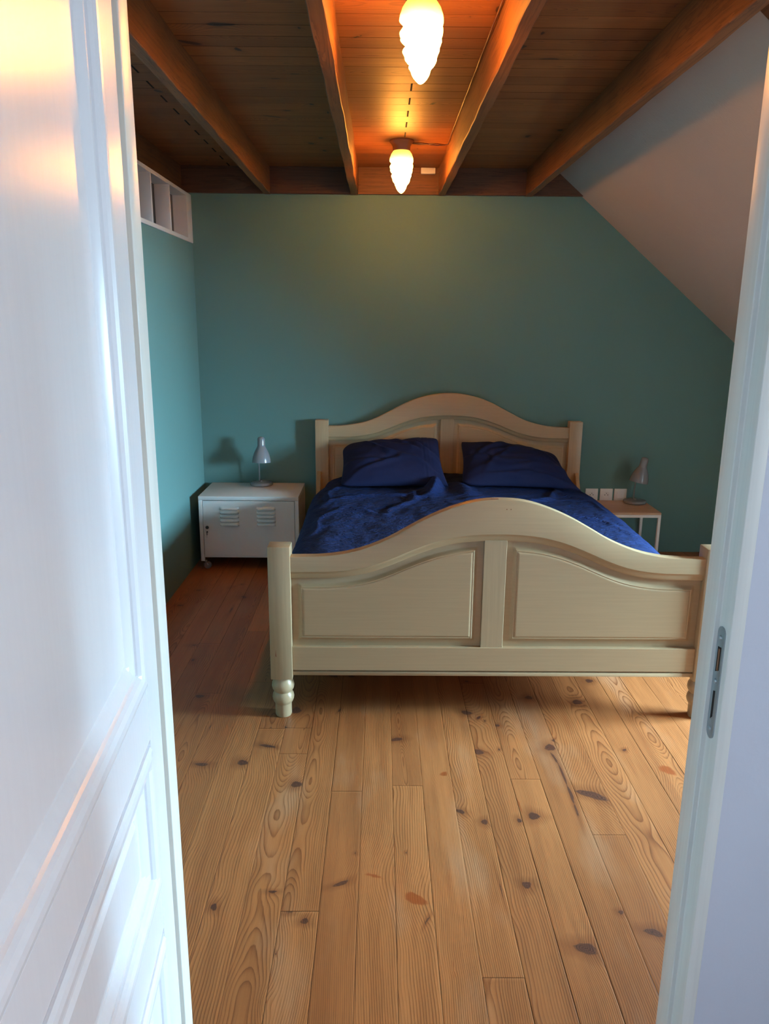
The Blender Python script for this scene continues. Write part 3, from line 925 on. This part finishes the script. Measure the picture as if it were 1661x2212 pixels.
# ================================================================== LEFT CABINET
cb = empty('metal_cabinet', (-.787, 4.72, 0))
tag(cb, 'white metal locker cabinet with louvred door on castors', 'cabinet')
def WC(o):
    o.matrix_parent_inverse = Matrix.Translation((.787, -4.72, 0)); return o
cx0, cx1, cy0, cy1, cz0, cz1 = -1.090, -.486, 4.512, 4.925, .078, .462
bm = bmesh.new()
t_ = .012
box(bm, cx0, cx1, cy0, cy1, cz1 - .024, cz1, .0018, 2)
box(bm, cx0, cx0 + .022, cy0, cy1, cz0, cz1 - .024, .0015, 1)
box(bm, cx1 - .024, cx1, cy0, cy1, cz0, cz1 - .024, .0015, 1)
box(bm, cx0 + .02, cx1 - .02, cy0 + .004, cy1, cz0, cz0 + .016, .001, 1)
box(bm, cx0 + .02, cx1 - .02, cy1 - .01, cy1, cz0, cz1 - .02)
box(bm, cx0, cx0 + .022, cy0, cy0 + .022, .055, cz0 + .002, .001, 1)
box(bm, cx1 - .024, cx1, cy0, cy0 + .022, .055, cz0 + .002, .001, 1)
box(bm, cx0, cx0 + .022, cy1 - .022, cy1, .055, cz0 + .002, .001, 1)
box(bm, cx1 - .024, cx1, cy1 - .022, cy1, .055, cz0 + .002, .001, 1)
WC(obj('body', bm, M['cabinet'], cb, angle=40))
bm = bmesh.new()
dx0, dx1, dz0, dz1 = cx0 + .0245, cx1 - .0265, cz0 + .013, cz1 - .0275
box(bm, dx0, dx1, cy0 + .0015, cy0 + .012, dz0, dz1, .001, 1)
dr = WC(obj('cabinet_door', bm, M['cabinet'], cb, angle=40))
def louvre(xc, zc, w=.114):
    """pressed vent: a half-round hood open underneath"""
    bm = bmesh.new()
    rows = []
    for a in range(7):
        t = a / 6
        y = cy0 + .0015 - .0105 * math.sin(t * PI / 2)
        z = zc + .0105 - .017 * t ** 1.5
        rows.append((y, z))
    L = []
    for k in range(13):
        s = k / 12
        x = xc - w / 2 + w * s
        e = min(1, min(s, 1 - s) / .09)
        e = math.sin(e * PI / 2)
        L.append([bm.verts.new((x, cy0 + .0015 - (cy0 + .0015 - y) * e, z)) for y, z in rows])
    for A_, B_ in zip(L, L[1:]):
        for j in range(6): bm.faces.new((A_[j], B_[j], B_[j + 1], A_[j + 1]))
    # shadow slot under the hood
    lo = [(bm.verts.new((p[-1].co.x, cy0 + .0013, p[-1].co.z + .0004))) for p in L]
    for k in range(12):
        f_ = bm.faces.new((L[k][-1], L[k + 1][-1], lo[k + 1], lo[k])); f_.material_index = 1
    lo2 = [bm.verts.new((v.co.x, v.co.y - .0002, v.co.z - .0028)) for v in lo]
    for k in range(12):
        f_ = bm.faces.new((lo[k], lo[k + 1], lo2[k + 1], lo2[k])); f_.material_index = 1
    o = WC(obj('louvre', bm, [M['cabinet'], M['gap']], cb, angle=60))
    o.parent = dr; o.matrix_parent_inverse = Matrix.Identity(4)
    return o
for xc in (-.905, -.683):
    for k in range(5): louvre(xc, .389 - k * .0250)
bm = bmesh.new()
lathe(bm, [(0, .024), (.006, .0235), (.0095, .021), (.0105, .017), (.009, .013), (.006, .010), (.005, 0)], 20, rot=Matrix.Rotation(PI / 2, 3, 'X'), off=(-1.040, cy0 + .0015, .273))
k_ = obj('knob', bm, M['black'], dr, smooth=True)
bm = bmesh.new()
lathe(bm, [(0, .004), (.005, .004), (.0055, 0)], 14, rot=Matrix.Rotation(PI / 2, 3, 'X'), off=(-1.045, cy0 + .0015, .240))
box(bm, -1.0462, -1.0438, cy0 - .012, cy0 + .001, .222, .243, .0005, 1)
box(bm, -1.0454, -1.0446, cy0 - .012, cy0 - .010, .206, .224)
obj('key', bm, M['black'], dr)
for (wx, wy, rz) in ((cx0 + .022, cy0 + .02, .5), (cx1 - .024, cy0 + .02, .3), (cx0 + .022, cy1 - .03, 0), (cx1 - .024, cy1 - .03, 0)):
    bm = bmesh.new()
    R_ = Matrix.Rotation(rz, 3, 'Z')
    lathe(bm, [(0, .050), (.010, .050), (.010, .056), (0, .056)], 14, off=(wx, wy, 0))
    tube(bm, [R_ @ Vector((0, 0, 0)) + Vector((wx, wy, .052)), R_ @ Vector((.012, -.013, -.028)) + Vector((wx, wy, .052))], .003, 8)
    tube(bm, [R_ @ Vector((0, 0, 0)) + Vector((wx, wy, .052)), R_ @ Vector((.012, .013, -.028)) + Vector((wx, wy, .052))], .003, 8)
    ca = WC(obj('castor', bm, M['zinc'], cb))
    bm = bmesh.new()
    c_ = R_ @ Vector((.012, 0, 0)) + Vector((wx, wy, .0235))
    rot = Matrix.Rotation(rz, 3, 'Z') @ Matrix.Rotation(PI / 2, 3, 'X')
    lathe(bm, [(.012, -.0095), (.021, -.0095), (.0235, -.007), (.0235, .007), (.021, .0095), (.012, .0095), (.012, .006), (.004, .006), (.004, .011), (0, .011)], 24, rot=rot, off=c_)
    lathe(bm, [(0, -.011), (.004, -.011), (.004, -.006), (.012, -.006), (.012, -.0095)], 24, rot=rot, off=c_)
    obj('wheel', bm, M['wheel'], ca, angle=40)

# ================================================================== LAMPS ON THE NIGHT TABLES
def desk_lamp(x, y, z, head, tilt_axis, tilt, label, stem_in):
    r = empty('bedside_lamp', (x, y, z))
    tag(r, label, 'lamp', 'grey bedside lamps')
    bm = bmesh.new()
    lathe(bm, [(0, 0), (.066, 0), (.072, .003), (.0735, .008), (.0725, .016), (.069, .0205), (.060, .0225), (.010, .0235), (.007, .030), (0, .030)], 48)
    obj('lamp_base', bm, M['grey_plastic'], r, angle=50)
    rot = Matrix.Rotation(tilt, 3, tilt_axis)
    off = Vector(head)
    bm = bmesh.new()
    outer = [(.0585, 0), (.0585, .003), (.057, .018), (.054, .034), (.049, .052), (.042, .070), (.034, .085), (.0275, .096), (.0245, .104), (.0238, .112), (.0236, .145), (.0215, .154), (.015, .160), (.006, .1625), (0, .163)]
    inner = [(0, .100), (.020, .098), (.032, .082), (.040, .068), (.047, .050), (.052, .032), (.055, .016), (.0565, .002), (.0585, 0)]
    lathe(bm, inner + outer[1:], 48, rot=rot, off=off)
    obj('lamp_shade', bm, M['grey_plastic'], r, angle=45)
    bm = bmesh.new()
    lathe(bm, [(.0572, .0006), (.0545, .0035), (.051, .032), (.046, .050), (.040, .064)], 40, rot=rot, off=off)
    obj('shade_lining', bm, M['white_plastic'], r, smooth=True)
    bm = bmesh.new()
    lathe(bm, [(0, .030), (.010, .033), (.018, .045), (.020, .058), (.014, .075), (.012, .098)], 20, rot=rot, off=off)
    obj('bulb', bm, M['white_plastic'], r, smooth=True)
    bm = bmesh.new()
    tube(bm, smooth_path(stem_in, 8), .0042, 12)
    obj('stem', bm, M['grey_plastic'], r, smooth=True)
    return r
desk_lamp(-.757, 4.852, .4622, (.012, -.058, .158), 'X', math.radians(-5),
          'grey metal lamp standing on the white metal cabinet', [(-.014, .012, .022), (-.015, .012, .10), (-.014, .006, .20), (-.002, -.010, .250), (.010, -.045, .262)])
desk_lamp(1.662, 4.858, .3582, (-.004, -.05, .150), 'Y', math.radians(11),
          'grey metal lamp standing on the small oak-topped table', [(-.004, .012, .022), (-.003, .014, .09), (.006, .010, .18), (.018, -.005, .235), (.022, -.035, .250)])

# ================================================================== RIGHT TABLE
tb = empty('side_table', (1.53, 4.76, 0))
tag(tb, 'small side table with oak top and white metal frame right of the bed', 'table')
def WT(o):
    o.matrix_parent_inverse = Matrix.Translation((-1.53, -4.76, 0)); return o
tx0, tx1, ty0, ty1 = 1.33, 1.745, 4.595, 4.930
bm = bmesh.new(); box(bm, tx0, tx1, ty0, ty1, .3435, .358, .0012, 1)
WT(obj('table_top', bm, M['oak'], tb, angle=40))
bm = bmesh.new()
q = .017
for b in (ty0, ty1 - q): box(bm, tx0 + q, tx1 - q, b, b + q, .3265, .3432)
for a in (tx0, tx1 - q): box(bm, a, a + q, ty0 + q, ty1 - q, .3265, .3432)
WT(obj('table_frame', bm, M['white_metal'], tb))
for a in (tx0, tx1 - q):
    for b in (ty0, ty1 - q):
        bm = bmesh.new(); box(bm, a, a + q, b, b + q, 0, .3432, .0008, 1)
        WT(obj('leg', bm, M['white_metal'], tb))
bm = bmesh.new()
for b in (ty0, ty1 - q): box(bm, tx0 + q, tx1 - q, b, b + q, .0, .017, .001, 1)
for a in (tx0, tx1 - q): box(bm, a, a + q, ty0 + q, ty1 - q, .0, .017, .001, 1)
WT(obj('base_frame', bm, M['white_metal'], tb))

# ------------------------------------------------------------------ sockets on the back wall
def socket(x, label, blank=False):
    r = empty('wall_switch' if blank else 'power_socket', (x, YB, .392))
    tag(r, label, 'switch' if blank else 'socket', None if blank else 'white power sockets over the side table')
    bm = bmesh.new()
    box(bm, -.041, .041, -.009, 0, -.041, .041, .002, 2)
    obj('cover_plate', bm, M['white_plastic'], r, angle=40)
    if blank:
        bm = bmesh.new(); box(bm, -.022, .022, -.0115, -.008, -.022, .022, .001, 1)
        obj('rocker', bm, M['white_plastic'], r)
    else:
        rot = Matrix.Rotation(PI / 2, 3, 'X')
        bm = bmesh.new()
        lathe(bm, [(.0215, .0088), (.0215, .0105), (.0200, .0105), (.0192, .0094), (0, .0094)], 32, rot=rot)
        obj('socket_well', bm, M['white_plastic'], r, angle=40)
        for hx, hz in ((-.0095, 0), (.0095, 0)):
            bm = bmesh.new(); lathe(bm, [(0, .0098), (.0030, .0098), (.0030, .0094)], 12, rot=rot, off=(hx, 0, hz))
            obj('pin_hole', bm, M['black'], r)
        bm = bmesh.new(); lathe(bm, [(0, .0145), (.0022, .014), (.0024, .0094)], 12, rot=rot, off=(0, 0, .0115))
        obj('earth_pin', bm, M['black'], r)
    return r
socket(1.402, 'white wall socket half hidden by the duvet edge')
socket(1.499, 'white wall socket fully seen between the other socket and the switch')
socket(1.592, 'white square wall switch beside the lamp over the side table', True)

# ================================================================== CEILING LAMPS
def ceiling_lamp(x, y, label):
    r = empty('ceiling_lamp', (x, y, ZC))
    tag(r, label, 'lamp', 'glowing glass ceiling lamps')
    bm = bmesh.new()
    lathe(bm, [(0, 0), (.061, 0), (.062, -.004), (.058, -.010), (.050, -.018), (.045, -.028), (.044, -.045), (.041, -.050), (.036, -.050), (.036, -.010), (0, -.010)], 40)
    obj('lamp_holder', bm, M['brown_ceramic'], r, angle=50)
    prof = [(.036, -.044), (.043, -.050), (.052, -.063), (.058, -.080), (.0605, -.098), (.0595, -.115), (.056, -.130), (.0535, -.136), (.0555, -.142), (.0545, -.155), (.050, -.168), (.044, -.178), (.0425, -.183), (.0425, -.190), (.0385, -.202), (.0300, -.212), (.0265, -.217), (.0235, -.226), (.0175, -.236), (.0105, -.244), (.004, -.2485), (0, -.2495)]
    def fn(rr, z, a):
        t = min(1, max(0, (-z - .070) / .05))
        s = math.sin(4 * a + z * 130) * .5 + .5
        return rr * (1 + .03 * t - .28 * t * (1 - s) ** 2.2)
    # resample the profile for a smooth surface
    zs = np.linspace(-.044, -.2495, 64); pz = [-p[1] for p in prof]; pr = [p[0] for p in prof]
    P2 = [(float(np.interp(-z, pz, pr)), float(z)) for z in zs]; P2[-1] = (0, P2[-1][1])
    bm = bmesh.new()
    lathe(bm, P2, 60, fn=fn)
    obj('glass_shade', bm, M['glow'], r, smooth=True)
    return r
ceiling_lamp(.106, 2.34, 'large glowing milk-glass ceiling lamp nearest the camera, at the top edge')
ceiling_lamp(.102, 4.22, 'glowing milk-glass ceiling lamp farther back, near the green wall')

# cable from the far lamp to the beam and along it towards the door
def cable():
    bm = bmesh.new()
    pts = [(.155, 4.22, 2.368), (.21, 4.19, 2.362), (.27, 4.20, 2.356), (.325, 4.185, 2.355), (.336, 4.16, 2.364)]
    y = 4.08
    k = 0
    while y > 1.3:
        pts.append((.337 - .003 * (k % 2), y, 2.3715 - .006 * (k % 2))); y -= .13; k += 1
    tube(bm, smooth_path(pts, 5), .0032, 8)
    pts = [(.155, 4.215, 2.366), (.21, 4.215, 2.362), (.27, 4.165, 2.356), (.32, 4.19, 2.355)]
    tube(bm, smooth_path(pts, 5), .0024, 8)
    return tag(obj('lamp_cable', bm, M['cable'], smooth=True), 'brown electric cable from the far lamp running along the beam', 'cable')
cable()
bm = bmesh.new()
box(bm, .235, .320, YB - .052, YB - .03, 2.343, 2.376, .002, 2)
tag(obj('junction_box', bm, M['white_plastic'], angle=40), 'small cream junction box on the board behind the far lamp', 'junction box')
